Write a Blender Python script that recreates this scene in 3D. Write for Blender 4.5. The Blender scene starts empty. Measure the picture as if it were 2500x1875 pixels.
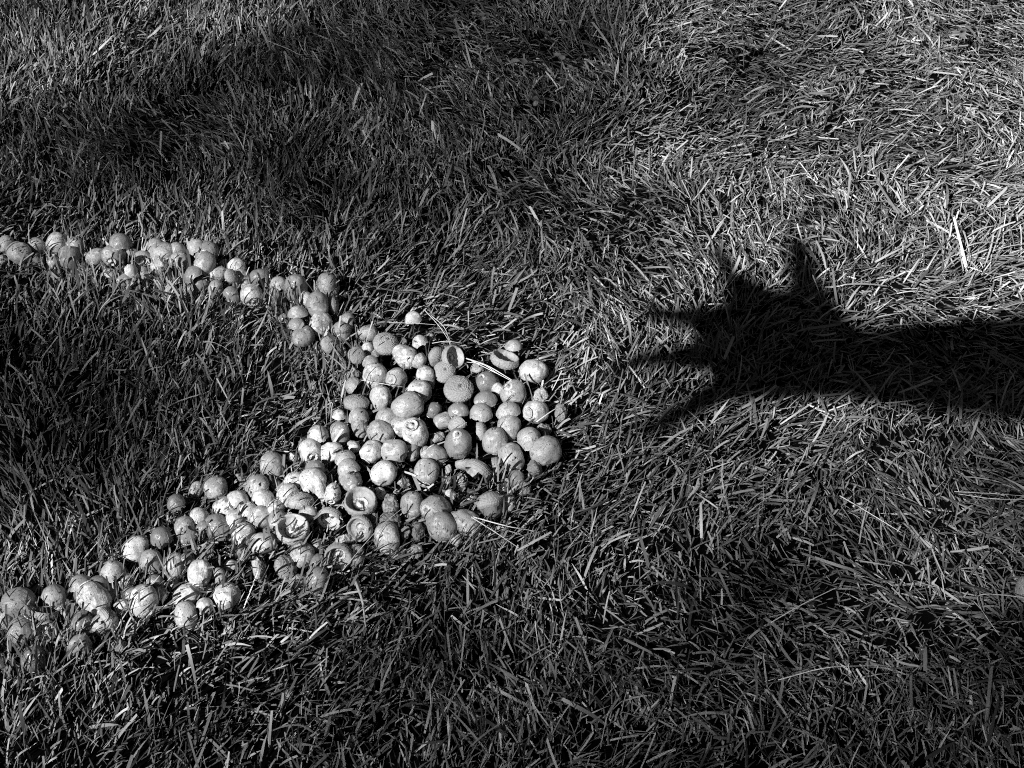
import bpy, bmesh, math, random
import numpy as np
from mathutils import Vector, Matrix, Quaternion, noise
SC = bpy.context.scene
# ------------------------------------------------------------------ camera
FPX = 2900.0                       # focal length in pixels of the 2500 px wide photo
PITCH = math.radians(49.0)
DIST = 1.09
CAM = Vector((0.0, -DIST*math.cos(PITCH), DIST*math.sin(PITCH)))
cF = Vector((0, math.cos(PITCH), -math.sin(PITCH)))
cR = Vector((1, 0, 0))
cU = Vector((0, math.sin(PITCH), math.cos(PITCH)))
cd = bpy.data.cameras.new('camera'); co = bpy.data.objects.new('camera', cd)
SC.collection.objects.link(co); SC.camera = co
co.location = CAM; co.rotation_euler = (math.pi/2-PITCH, 0, 0)
cd.sensor_width = 36; cd.lens = FPX/2500*36; cd.clip_start = 0.01; cd.clip_end = 2000
# ------------------------------------------------------------------ sun, sky, exposure
SUN = Vector((-0.50, -0.526, 0.682)).normalized()      # direction towards the sun
ELEV = math.asin(SUN.z); AZ = math.atan2(SUN.x, SUN.y)
w = bpy.data.worlds.new("World"); SC.world = w; w.use_nodes = True
nt = w.node_tree; nt.nodes.clear()
sky = nt.nodes.new('ShaderNodeTexSky'); sky.sky_type = 'NISHITA'; sky.sun_disc = False
sky.air_density = 0.35; sky.dust_density = 0.2; sky.sun_elevation = ELEV; sky.sun_rotation = AZ
bw = nt.nodes.new('ShaderNodeSeparateColor'); bg = nt.nodes.new('ShaderNodeBackground'); wo = nt.nodes.new('ShaderNodeOutputWorld')
nt.links.new(sky.outputs[0], bw.inputs[0]); nt.links.new(bw.outputs['Red'], bg.inputs[0]); nt.links.new(bg.outputs[0], wo.inputs[0])
bg.inputs[1].default_value = 0.05
sd = bpy.data.lights.new('sun', 'SUN'); so = bpy.data.objects.new('sun', sd); SC.collection.objects.link(so)
sd.energy = 5.0; sd.angle = math.radians(0.7); sd.color = (1, 1, 1)
so.rotation_euler = SUN.to_track_quat('Z', 'Y').to_euler(); so.location = SUN*20
SC.view_settings.view_transform = 'Standard'; SC.view_settings.look = 'None'
SC.view_settings.gamma = 1; SC.view_settings.use_curve_mapping = False
SC.view_settings.exposure = 0.75
SC.cycles.max_bounces = 6; SC.cycles.diffuse_bounces = 1; SC.cycles.glossy_bounces = 2
SC.cycles.filter_width = 1.05
try:
    SC.cycles.use_denoising = False
except Exception: pass
C = SC.collection
# ------------------------------------------------------------------ helpers
def ray(px, py):
    return cF + cR*((px-1250)/FPX) - cU*((py-937.5)/FPX)
def onplane(px, py, z=0.0):                          # the point of the lawn seen there, z above the soil
    d = ray(px, py); t = (z-CAM.z)/d.z
    return CAM + d*t, t
def topx(v):
    r = v-CAM; dz = r.dot(cF)
    return 1250+FPX*r.dot(cR)/dz, 937.5-FPX*r.dot(cU)/dz
def tag(o, label=None, cat=None, group=None, kind=None):
    if label: o['label'] = label
    if cat: o['category'] = cat
    if group: o['group'] = group
    if kind: o['kind'] = kind
    return o
def obj(name, me, mat=None, parent=None):
    o = bpy.data.objects.new(name, me); C.objects.link(o)
    if mat is not None and not me.materials: me.materials.append(mat)
    if parent is not None: o.parent = parent
    return o
def empty(name, loc=(0,0,0)):
    o = bpy.data.objects.new(name, None); C.objects.link(o); o.location = loc; o.empty_display_size = 0.02
    return o
def mesh(name, verts, faces, smooth=True):
    me = bpy.data.meshes.new(name); me.from_pydata(verts, [], faces); me.update()
    if smooth: me.polygons.foreach_set('use_smooth', [True]*len(me.polygons))
    return me
def npmesh(name, V, F, attr=None, smooth=True):       # V (n,3), F (m,4)
    me = bpy.data.meshes.new(name)
    me.vertices.add(len(V)); me.vertices.foreach_set('co', V.astype(np.float32).ravel())
    n, k = F.shape
    me.loops.add(n*k); me.loops.foreach_set('vertex_index', F.astype(np.int32).ravel())
    me.polygons.add(n); me.polygons.foreach_set('loop_start', np.arange(0, n*k, k, dtype=np.int32))
    me.polygons.foreach_set('loop_total', np.full(n, k, dtype=np.int32))
    if smooth: me.polygons.foreach_set('use_smooth', np.ones(n, dtype=bool))
    if attr is not None:
        a = me.attributes.new('tone', 'FLOAT', 'POINT'); a.data.foreach_set('value', attr.astype(np.float32))
    me.update(calc_edges=True)
    return me
# ------------------------------------------------------------------ materials (the photo is black and white: greys)
def newmat(name):
    m = bpy.data.materials.new(name); m.use_nodes = True; t = m.node_tree
    return m, t, t.nodes['Principled BSDF']
def N(t, typ, **kw):
    n = t.nodes.new(typ)
    for k, v in kw.items():
        if k in n.inputs: n.inputs[k].default_value = v
        else: setattr(n, k, v)
    return n
def ramp(t, src, stops):
    r = t.nodes.new('ShaderNodeValToRGB'); e = r.color_ramp.elements
    while len(e) < len(stops): e.new(0.5)
    for el, (p, c) in zip(e, stops): el.position = p; el.color = (c, c, c, 1)
    t.links.new(src, r.inputs[0]); return r
def mathn(t, op, a, b):
    n = t.nodes.new('ShaderNodeMath'); n.operation = op
    for i, x in enumerate((a, b)):
        if isinstance(x, (int, float)): n.inputs[i].default_value = x
        else: t.links.new(x, n.inputs[i])
    return n.outputs[0]
def coords(t, scale=(1,1,1), seed=True):
    tc = t.nodes.new('ShaderNodeTexCoord'); mp = t.nodes.new('ShaderNodeMapping'); mp.inputs['Scale'].default_value = scale
    t.links.new(tc.outputs['Object'], mp.inputs['Vector'])
    if seed:
        oi = t.nodes.new('ShaderNodeObjectInfo'); k = mathn(t, 'MULTIPLY', oi.outputs['Random'], 37.0)
        cx = t.nodes.new('ShaderNodeCombineXYZ')
        for i in range(3): t.links.new(k, cx.inputs[i])
        t.links.new(cx.outputs[0], mp.inputs['Location'])
        return mp.outputs[0], oi.outputs['Random']
    return mp.outputs[0], None
def shell_mat(name, lo, hi, pale, cover, rough=0.36, spots=True, bumpd=0.02, streak=True):
    """smooth nut skin: plain tone, matt weathered patches, fine lengthwise streaks, dark specks"""
    m, t, b = newmat(name); L = t.links
    v, rnd = coords(t)
    base = mathn(t, 'ADD', mathn(t, 'MULTIPLY', rnd, hi-lo), lo)
    n1 = N(t, 'ShaderNodeTexNoise', Scale=1.3, Detail=3.5, Roughness=0.6); L.new(v, n1.inputs['Vector'])
    r1 = ramp(t, n1.outputs[0], [(cover-0.03, 0), (cover+0.05, 1)])
    n2 = N(t, 'ShaderNodeTexNoise', Scale=4.0, Detail=2.5, Roughness=0.6); L.new(v, n2.inputs['Vector'])
    r2 = ramp(t, n2.outputs[0], [(0.38, 0.25), (0.62, 1)])
    mask = mathn(t, 'MULTIPLY', r1.outputs[0], r2.outputs[0])
    vs, _ = coords(t, (9, 9, 0.7))
    n3 = N(t, 'ShaderNodeTexNoise', Scale=1.6, Detail=3.0); L.new(vs, n3.inputs['Vector'])
    st = mathn(t, 'ADD', mathn(t, 'MULTIPLY', n3.outputs[0], 1.1), 0.45)
    mx = t.nodes.new('ShaderNodeMix'); mx.data_type = 'FLOAT'
    L.new(mask, mx.inputs[0]); L.new(mathn(t, 'MULTIPLY', base, st), mx.inputs[2]); mx.inputs[3].default_value = pale
    col = mx.outputs[0]
    if spots:
        n4 = N(t, 'ShaderNodeTexNoise', Scale=6.0, Detail=2.0); L.new(v, n4.inputs['Vector'])
        r4 = ramp(t, n4.outputs[0], [(0.30, 0.25), (0.37, 1)])
        col = mathn(t, 'MULTIPLY', col, r4.outputs[0])
    vc, _ = coords(t, (1.5, 1.5, 0.45))                 # a few hairline splits running lengthwise
    n5 = N(t, 'ShaderNodeTexNoise', Scale=1.1, Detail=2.0); L.new(vc, n5.inputs['Vector'])
    r5 = ramp(t, n5.outputs[0], [(0.0, 1), (0.548, 1), (0.556, 0.12), (0.564, 1)])
    col = mathn(t, 'MULTIPLY', col, r5.outputs[0])
    L.new(col, b.inputs['Base Color'])
    rg = mathn(t, 'ADD', mathn(t, 'MULTIPLY', mask, 0.35), rough); L.new(rg, b.inputs['Roughness'])
    bp = N(t, 'ShaderNodeBump', Strength=0.16, Distance=bumpd)
    hh = mathn(t, 'ADD', mathn(t, 'MULTIPLY', n3.outputs[0], 0.8), mathn(t, 'MULTIPLY', n2.outputs[0], 0.9))
    L.new(hh, bp.inputs['Height']); L.new(bp.outputs[0], b.inputs['Normal'])
    b.inputs['Specular IOR Level'].default_value = 0.42
    return m
M = {}
M['nut'] = shell_mat('nut_skin', 0.26, 0.36, 0.58, 0.58)
M['nut_pale'] = shell_mat('nut_skin_pale', 0.32, 0.42, 0.72, 0.50, 0.40)
M['nut_dark'] = shell_mat('nut_skin_dark', 0.18, 0.24, 0.42, 0.60, 0.24, spots=False)
M['inner'] = shell_mat('shell_lining', 0.10, 0.16, 0.25, 0.55, 0.7)  # lining colour darkened to deepen the shade inside the hollow shells
M['scar'] = None
def scar_mat():
    m, t, b = newmat('scar_disc'); L = t.links
    v, rnd = coords(t, seed=False)
    sx = t.nodes.new('ShaderNodeSeparateXYZ'); L.new(v, sx.inputs[0])
    rr = mathn(t, 'SQRT', mathn(t, 'ADD', mathn(t, 'MULTIPLY', sx.outputs[0], sx.outputs[0]), mathn(t, 'MULTIPLY', sx.outputs[1], sx.outputs[1])), 0)
    n = N(t, 'ShaderNodeTexNoise', Scale=9.0, Detail=4.0); vv, _ = coords(t); L.new(vv, n.inputs['Vector'])
    k = mathn(t, 'ADD', mathn(t, 'MULTIPLY', rr, 15.0), mathn(t, 'MULTIPLY', n.outputs[0], 2.0))
    s = mathn(t, 'SINE', k, 0)
    cr = ramp(t, n.outputs[0], [(0.33, 0.12), (0.40, 1)])
    col = mathn(t, 'MULTIPLY', mathn(t, 'ADD', mathn(t, 'MULTIPLY', s, 0.05), 0.66), cr.outputs[0])
    L.new(col, b.inputs['Base Color']); b.inputs['Roughness'].default_value = 0.8
    bp = N(t, 'ShaderNodeBump', Strength=0.6, Distance=0.03); L.new(mathn(t, 'ADD', s, n.outputs[0]), bp.inputs['Height']); L.new(bp.outputs[0], b.inputs['Normal'])
    return m
M['scar'] = scar_mat()
def rough_mat(name, lo, hi, sc=6.0, rough=0.75, bump=0.05, contrast=0.55):
    m, t, b = newmat(name); L = t.links
    v, rnd = coords(t)
    n = N(t, 'ShaderNodeTexNoise', Scale=sc, Detail=6.0, Roughness=0.65); L.new(v, n.inputs['Vector'])
    r = ramp(t, n.outputs[0], [(0.32, contrast), (0.66, 1.15)])
    base = mathn(t, 'ADD', mathn(t, 'MULTIPLY', rnd, hi-lo), lo)
    L.new(mathn(t, 'MULTIPLY', base, r.outputs[0]), b.inputs['Base Color'])
    b.inputs['Roughness'].default_value = rough
    bp = N(t, 'ShaderNodeBump', Strength=0.22, Distance=bump); L.new(n.outputs[0], bp.inputs['Height']); L.new(bp.outputs[0], b.inputs['Normal'])
    return m
M['cap'] = rough_mat('scaly_cap', 0.27, 0.36, 7.0, 0.6, 0.06, 0.65)
M['cap_dark'] = rough_mat('crumbled_cap', 0.20, 0.28, 9.0, 0.8, 0.1, 0.4)
M['cap_in'] = rough_mat('cap_lining', 0.30, 0.45, 4.0, 0.5, 0.02, 0.75)
M['husk'] = rough_mat('husk', 0.2, 0.32, 4.0, 0.55, 0.08, 0.45)
M['bark'] = rough_mat('bark', 0.12, 0.12, 3.0, 0.9, 0.05, 0.4)
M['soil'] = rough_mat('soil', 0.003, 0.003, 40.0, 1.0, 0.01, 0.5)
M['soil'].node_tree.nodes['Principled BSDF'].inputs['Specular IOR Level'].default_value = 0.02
def attr_mat(name, scale, rough, spec=0.5):
    m, t, b = newmat(name); L = t.links
    a = t.nodes.new('ShaderNodeAttribute'); a.attribute_name = 'tone'
    L.new(mathn(t, 'MULTIPLY', a.outputs['Fac'], scale), b.inputs['Base Color'])
    b.inputs['Roughness'].default_value = rough; b.inputs['Specular IOR Level'].default_value = spec
    return m
M['grass'] = attr_mat('grass_blade', 1.0, 0.42, 0.45)
M['leaf'] = rough_mat('oak_leaf', 0.05, 0.08, 3.0, 0.5, 0.01)
M['clover'] = rough_mat('clover_leaf', 0.15, 0.17, 150.0, 0.5, 0.001, 0.8)
M['straw'] = rough_mat('dry_stem', 0.52, 0.66, 90.0, 0.5, 0.001, 0.7)
def plain(name, c, r=0.6, sc=60):
    return rough_mat(name, c, c*1.05, sc, r, 0.002, 0.8)
M['skin'] = plain('skin', 0.42, 0.5); M['jacket'] = plain('jacket_cloth', 0.06, 0.9, 200); M['trousers'] = plain('trouser_cloth', 0.10, 0.9, 200)
M['shoe'] = plain('shoe_leather', 0.04, 0.4); M['hair'] = plain('hair', 0.05, 0.5, 120)
M['eye'] = plain('eye', 0.05, 0.1)
# ------------------------------------------------------------------ the ground
def ground():
    n = 60; X = np.linspace(-1, 1, n+1); X = np.sign(X)*(np.abs(X)**3)*400
    V = [(float(x), float(y), 0.0) for y in X for x in X]
    F = [(j*(n+1)+i, j*(n+1)+i+1, (j+1)*(n+1)+i+1, (j+1)*(n+1)+i) for j in range(n) for i in range(n)]
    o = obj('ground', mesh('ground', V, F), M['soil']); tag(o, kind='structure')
ground()
# ------------------------------------------------------------------ nut, cap, shell and husk meshes (unit radius, +Z is the pole that shows)
def lathe(prof, seg, dent=0.0, seed=0, wob=None):
    V = []; F = []
    for (r, z) in prof:
        for s in range(seg):
            a = 2*math.pi*s/seg
            p = Vector((r*math.cos(a), r*math.sin(a), z))
            if wob: p = wob(p, a, r, z)
            if dent:
                q = noise.noise(p*0.9+Vector((seed*7.1, seed, 0)))
                q2 = noise.noise(p*2.3+Vector((0, seed*3.3, seed)))
                k = 1+dent*q+dent*0.35*q2
                p = Vector((p.x*k, p.y*k, p.z*(1+dent*0.4*q)))
            V.append(p)
    n = len(prof)
    for i in range(n-1):
        for s in range(seg):
            s2 = (s+1) % seg
            F.append((i*seg+s, i*seg+s2, (i+1)*seg+s2, (i+1)*seg+s))
    return V, F
def closefan(V, F, seg, ring, flip):
    c = sum((V[ring*seg+s] for s in range(seg)), Vector())/seg
    V.append(c); k = len(V)-1
    for s in range(seg):
        s2 = (s+1) % seg
        F.append((k, ring*seg+s2, ring*seg+s) if flip else (k, ring*seg+s, ring*seg+s2))
def nutprof(e, front):
    """from the back pole to the front pole; front is 'tip' or 'base'"""
    P = []
    n = 30
    for i in range(n+1):
        u = -1+2*i/n; z = math.sin(u*math.pi/2)
        if z < 0: r = max(0.0, 1-abs(z)**2.7)**(1/2.2)
        else: r = max(0.0, 1-abs(z)**2.05)**(1/2.05)
        if z < 0 and r < 0.40: r = max(r, 0.0)
        if z > 0.93: r = max(r*(0.92), 0.0)
        P.append((max(r, 0.02), z*e))
    if front == 'base': P = [(r, -z) for r, z in reversed(P)]
    return P
NUT = {}
def nut_parts(e, front, seed):
    key = (e, front, seed)
    if key in NUT: return NUT[key]
    seg = 44
    P = nutprof(e, front)
    V, F = lathe(P, seg, 0.17, seed); closefan(V, F, seg, 0, True); closefan(V, F, seg, len(P)-1, False)
    me = mesh('nut_shell', V, F)
    sgn = 1 if front == 'base' else -1
    top = V[-1] if front == 'base' else V[-2]
    # pale attachment disc on the blunt end
    disc = [(0.50, -0.075), (0.49, -0.02), (0.44, 0.02), (0.40, 0.008), (0.3, 0.03), (0.18, 0.022), (0.05, 0.04)]
    if sgn > 0: dp = [(r, top.z-0.010+z) for r, z in disc]
    else: dp = [(r, top.z+0.010-z) for r, z in disc]
    V2, F2 = lathe(dp, 28, 0.05, seed+3); closefan(V2, F2, 28, len(dp)-1, sgn < 0)
    V2 = [v+Vector((top.x, top.y, 0)) for v in V2]
    scar = mesh('scar', V2, F2)
    tp = V[-1] if front == 'tip' else V[-2]; s = 1 if front == 'tip' else -1
    knob = [(0.20, -0.06), (0.17, -0.012), (0.11, 0.0), (0.085, 0.05), (0.075, 0.11), (0.03, 0.125)]
    kp = [(r, tp.z+s*z) for r, z in knob]
    V3, F3 = lathe(kp, 14, 0.0, seed); closefan(V3, F3, 14, len(kp)-1, s < 0)
    V3 = [v+Vector((tp.x, tp.y, 0)) for v in V3]
    tipm = mesh('tip', V3, F3)
    ring = [(0.36, -0.085), (0.35, -0.05), (0.30, -0.028), (0.22, -0.012), (0.15, 0.0)]
    rp = [(r, tp.z+s*z) for r, z in ring]
    V5, F5 = lathe(rp, 26, 0.12, seed+2)
    if s < 0: F5 = [tuple(reversed(f)) for f in F5]
    NUT[key] = (me, scar, tipm, mesh('tip_ring', [v+Vector((tp.x, tp.y, 0)) for v in V5], F5)); return NUT[key]
CAPM = {}
def cap_parts(seed, depth=0.72, broken=0.0, crumb=0.0):
    key = (seed, depth, broken, crumb)
    if key in CAPM: return CAPM[key]
    seg = 150; rows = 11
    def outp(u):                                 # u 0 at the stem, 1 at the rim
        a = u*math.pi/2
        return (0.03+0.97*math.sin(a)**0.85*(1-0.07*max(0, u-0.8)/0.2), -depth*math.cos(a)**0.9+0.22*max(0, u-0.75))
    nr = 66
    prof = [outp(i/nr) for i in range(nr+1)]
    def scales(p, a, r, z, i):
        u = i/nr
        row = u*rows; k = int(row); fr = row-k
        cnt = max(8, int(30*math.sin(max(0.2, u)*math.pi/2)))
        th = a/(2*math.pi)*cnt+(0.5 if k % 2 else 0)+0.4*noise.noise(Vector((a*3, k*1.7, seed)))
        ft = abs((th % 1)-0.5)*2
        h = (fr**0.8)*(1-ft**2.6)
        if fr > 0.88: h *= (1-fr)/0.12
        d = 0.075*h*(0.65+0.6*noise.noise(Vector((math.floor(th), k*3.1, seed*5))))
        d += crumb*noise.noise(p*4+Vector((seed, 0, 0)))
        nrm = Vector((p.x, p.y, p.z*1.2-0.1)).normalized()
        return p+nrm*d
    V = []; F = []
    for i, (r, z) in enumerate(prof):
        for s in range(seg):
            a = 2*math.pi*s/seg
            ws = 1+0.06*noise.noise(Vector((math.cos(a)*1.3, math.sin(a)*1.3, seed*2.2)))
            p = Vector((r*math.cos(a)*ws, r*math.sin(a)*(2-ws), z))
            V.append(scales(p, a, r, z, i))
    no = len(prof)
    # lip then lining
    inner = [(0.925, 0.24), (0.86, 0.235), (0.80, 0.19)]
    for q in range(1, 9):
        a = (1-q/9)*math.pi/2; inner.append((0.80*math.sin(a)**0.8, -(depth-0.20)*math.cos(a)**0.8+0.10))
    for (r, z) in inner:
        for s in range(seg):
            a = 2*math.pi*s/seg
            wz = 0.05*noise.noise(Vector((math.cos(a)*4, math.sin(a)*4, seed+z)))
            ws = 1+0.06*noise.noise(Vector((math.cos(a)*1.3, math.sin(a)*1.3, seed*2.2)))
            V.append(Vector((r*math.cos(a)*ws, r*math.sin(a)*(2-ws), z+wz*(1 if z > 0.1 else 0.5))))
    n = no+len(inner)
    def gone(s, i):
        if broken <= 0: return False
        a = 2*math.pi*s/seg
        lim = broken*math.pi+0.25*noise.noise(Vector((0, i*0.15, seed*3)))
        return abs(((a-1.0+math.pi) % (2*math.pi))-math.pi) < lim
    IN = []
    for i in range(n-1):
        for s in range(seg):
            s2 = (s+1) % seg
            if gone(s, i): continue
            f = (i*seg+s, i*seg+s2, (i+1)*seg+s2, (i+1)*seg+s)
            (IN if i >= no+1 else F).append(f)
    V.append(Vector((0, 0, inner[-1][1]))); k = len(V)-1
    for s in range(seg):
        if not gone(s, n-1): IN.append((k, (n-1)*seg+s, (n-1)*seg+(s+1) % seg))
    me = mesh('cap_wall', V, F)
    # lining is its own mesh
    used = sorted({i for f in IN for i in f}); mp = {a: b for b, a in enumerate(used)}
    lin = mesh('lining', [V[i]*1.0 for i in used], [tuple(mp[i] for i in f) for f in IN])
    st = [(0.16, -depth+0.03), (0.13, -depth-0.03), (0.10, -depth-0.08), (0.07, -depth-0.10), (0.04, -depth-0.06)]
    V3, F3 = lathe(st, 14, 0.1, seed); closefan(V3, F3, 14, len(st)-1, True)
    stem = mesh('stem_stub', V3, F3)
    zb = -(depth-0.20)+0.10
    disc = [(0.46, zb+0.02), (0.44, zb+0.075), (0.38, zb+0.085), (0.34, zb+0.06), (0.2, zb+0.075), (0.05, zb+0.05)]
    V4, F4 = lathe(disc, 26, 0.06, seed+1); closefan(V4, F4, 26, len(disc)-1, False)
    sc = mesh('scar', V4, F4)
    CAPM[key] = (me, lin, stem, sc); return CAPM[key]
HALF = {}
def half_mesh(seed, cut, jag=0.12):
    key = (seed, cut, jag)
    if key in HALF: return HALF[key]
    seg = 56; prof = []; n = 18
    for i in range(n+1):
        a = (i/n)*(math.pi/2)*cut; prof.append((max(0.02, math.sin(a)), math.cos(a)*1.08))
    def wob(p, a, r, z):
        t = max(0, (1.08-z)/1.08)
        q = noise.noise(Vector((math.cos(a)*1.6, math.sin(a)*1.6, seed*1.9)))+0.5*noise.noise(Vector((math.cos(a)*6, math.sin(a)*6, seed*2.9)))
        return Vector((p.x, p.y, p.z+q*jag*2.2*t**3))
    V, F = lathe(prof, seg, 0.13, seed, wob)
    closefan(V, F, seg, 0, True)
    F = [tuple(reversed(f)) for f in F]
    nv = len(V); V2 = [v*0.90-Vector((0, 0, 0.0)) for v in V]; rim = n*seg
    IN = [tuple(reversed([i+nv for i in f])) for f in F]
    RIM = [(rim+s, rim+(s+1) % seg, nv+rim+(s+1) % seg, nv+rim+s) for s in range(seg)]
    outer = mesh('half_shell', V+[v for v in V2], F+RIM)
    used = V2
    lin = mesh('lining', used, [tuple(i-nv for i in f) for f in IN])
    kp = [(0.16, 1.06), (0.10, 1.085), (0.07, 1.15), (0.02, 1.17)]
    q = V[nv-1]
    kp = [(r, z-1.08+q.z) for r, z in kp]
    V3, F3 = lathe(kp, 12, 0, 0); closefan(V3, F3, 12, 3, False)
    V3 = [v+Vector((q.x, q.y, 0)) for v in V3]
    tipm = mesh('tip', V3, F3)
    HALF[key] = (outer, lin, tipm); return HALF[key]
HUSK = {}
def husk_mesh(seed, ang=0.5):
    key = (seed, ang)
    if key in HUSK: return HUSK[key]
    bm = bmesh.new(); bmesh.ops.create_icosphere(bm, subdivisions=5, radius=1.0)
    rs = random.Random(seed)
    planes = [(Vector((rs.gauss(0, 1), rs.gauss(0, 1), rs.gauss(0, 1))).normalized(), rs.uniform(0.55, 0.85)) for _ in range(int(6+ang*6))]
    for v in bm.verts:
        p = v.co.copy(); d = 1.0
        for nn, h in planes:
            c = p.dot(nn)
            if c > 0: d = min(d, h/c) if c > h else d
        p = p*d
        k = 1+0.22*noise.noise(p*1.7+Vector((seed, 0, 0)))+0.10*noise.noise(p*5+Vector((0, seed, 0)))
        crack = abs(noise.noise(p*2.2+Vector((seed*3, seed, 1))))
        if crack < 0.05: k -= 0.16*(1-crack/0.05)
        v.co = Vector((p.x*k*1.1, p.y*k*0.95, p.z*k*0.8))
    me = bpy.data.meshes.new('husk'); bm.to_mesh(me); bm.free()
    me.polygons.foreach_set('use_smooth', [True]*len(me.polygons))
    HUSK[key] = me; return me
# ------------------------------------------------------------------ the acorns, one row each
# (x, y, width, kind, a, t, options): x, y, width as measured on the photo; a = heading of the showing pole in the picture
# plane (0 right, 90 away), t = how far it is turned up; kinds: n nut, b nut showing its blunt base, c nut in its cap,
# k loose cap (pole = mouth), h half shell, f broken husk.  o: e length, m tone, L own label, d wording
U = (0, 500, 2.4578); MI = (650, 700, 2.765); LO = (0, 1100, 2.4578)
R = []
def add(sec, rows):
    for r in rows: R.append((sec,)+r)
add(U, [
 (38,238,100,'n',90,20,{}),(112,285,138,'n',150,25,{'m':'nut'}),(220,245,102,'n',45,60,{'d':'small round acorn with a dark tip'}),
 (340,238,125,'b',270,25,{'d':'round pale-capped acorn standing tall'}),(455,250,116,'n',90,50,{'d':'acorn whose dark tip points up'}),
 (235,338,100,'f',0,0,{}),(325,345,80,'n',0,0,{}),(415,322,132,'n',270,30,{}),(515,312,60,'n',0,0,{}),(580,312,102,'n',20,0,{}),
 (715,232,142,'h',90,45,{'m':'nut_dark'}),(690,288,132,'b',270,50,{'L':'ribbed grey acorn in the far row, with ring-shaped creases round its front'}),
 (795,290,78,'f',60,0,{}),(860,325,112,'k',275,35,{'L':'thin ring-shaped acorn cap standing open in the far row','b':0.18}),
 (785,395,85,'n',0,0,{}),(748,452,82,'n',200,50,{}),(935,240,112,'h',95,45,{}),(985,290,142,'n',0,5,{'e':1.15}),(1060,262,106,'h',80,45,{}),
 (955,367,100,'n',210,30,{'m':'nut_pale'}),(995,417,102,'f',30,0,{}),(1075,342,118,'n',175,72,{'L':'acorn in the far row with a black dot of a tip facing the viewer','e':1.1}),
 (1175,250,116,'h',120,45,{}),(1235,280,122,'n',20,0,{'m':'nut_dark'}),
 (1230,348,128,'n',80,10,{'e':1.12,'z':0.010,'L':'tall speckled acorn perched on top of the far row'}),
 (1165,425,132,'h',130,45,{'m':'nut_dark'}),(1195,467,96,'n',180,60,{'L':'dark acorn with a hole-like tip, low under the perched tall acorn'}),
 (1300,415,106,'n',0,10,{}),(1420,357,112,'h',90,45,{}),(1385,430,120,'k',205,-35,{'d':'scaly acorn cap leaning over the row','z':0.012,'s':0.75}),
 (1450,450,108,'n',300,10,{}),(1295,500,92,'n',0,0,{}),(1385,532,92,'n',0,0,{'m':'nut_dark'}),
 (1508,542,142,'b',300,45,{'L':'pale acorn at the near edge of the far row, its ring-edged base turned down','m':'nut_pale'}),
 (1560,440,116,'n',180,0,{}),(1425,252,80,'f',0,0,{'d':'dark husk scrap lost in the grass'}),(1670,468,112,'h',90,45,{}),
 (1775,497,152,'n',90,15,{'L':'big plain acorn where the far row bends down towards the cluster','e':1.12}),
 (1645,562,110,'f',0,0,{'m':'husk'}),(1965,475,142,'c',80,45,{'L':'acorn with dotted tip rising behind the shiny tall acorn at the bend'}),
 (1835,562,92,'n',0,0,{'m':'nut_pale'}),(1905,598,134,'n',95,15,{'e':1.22,'z':0.008,'L':'shiny tall acorn on top at the bend of the far row'}),
 (1990,602,135,'k',190,5,{'s':0.85,'b':0.42,'L':'slim scaly cap edge propped against the shiny tall acorn'}),
 (1785,647,122,'h',100,40,{}),(1780,712,102,'h',90,40,{}),(1920,717,132,'n',230,25,{'m':'nut_pale'}),(2085,692,92,'n',0,0,{'m':'nut'}),
 (1815,792,132,'n',200,20,{}),(2050,767,116,'c',280,-10,{'L':'dark nut wearing a pale crescent of cap, below the bend'}),
 (1975,838,122,'k',200,-45,{'b':0.15,'m':'cap'}),(2057,872,110,'k',20,0,{'b':0.45,'s':0.8,'m':'cap'}),(2140,907,116,'k',230,-60,{'m':'cap'})])
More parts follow.
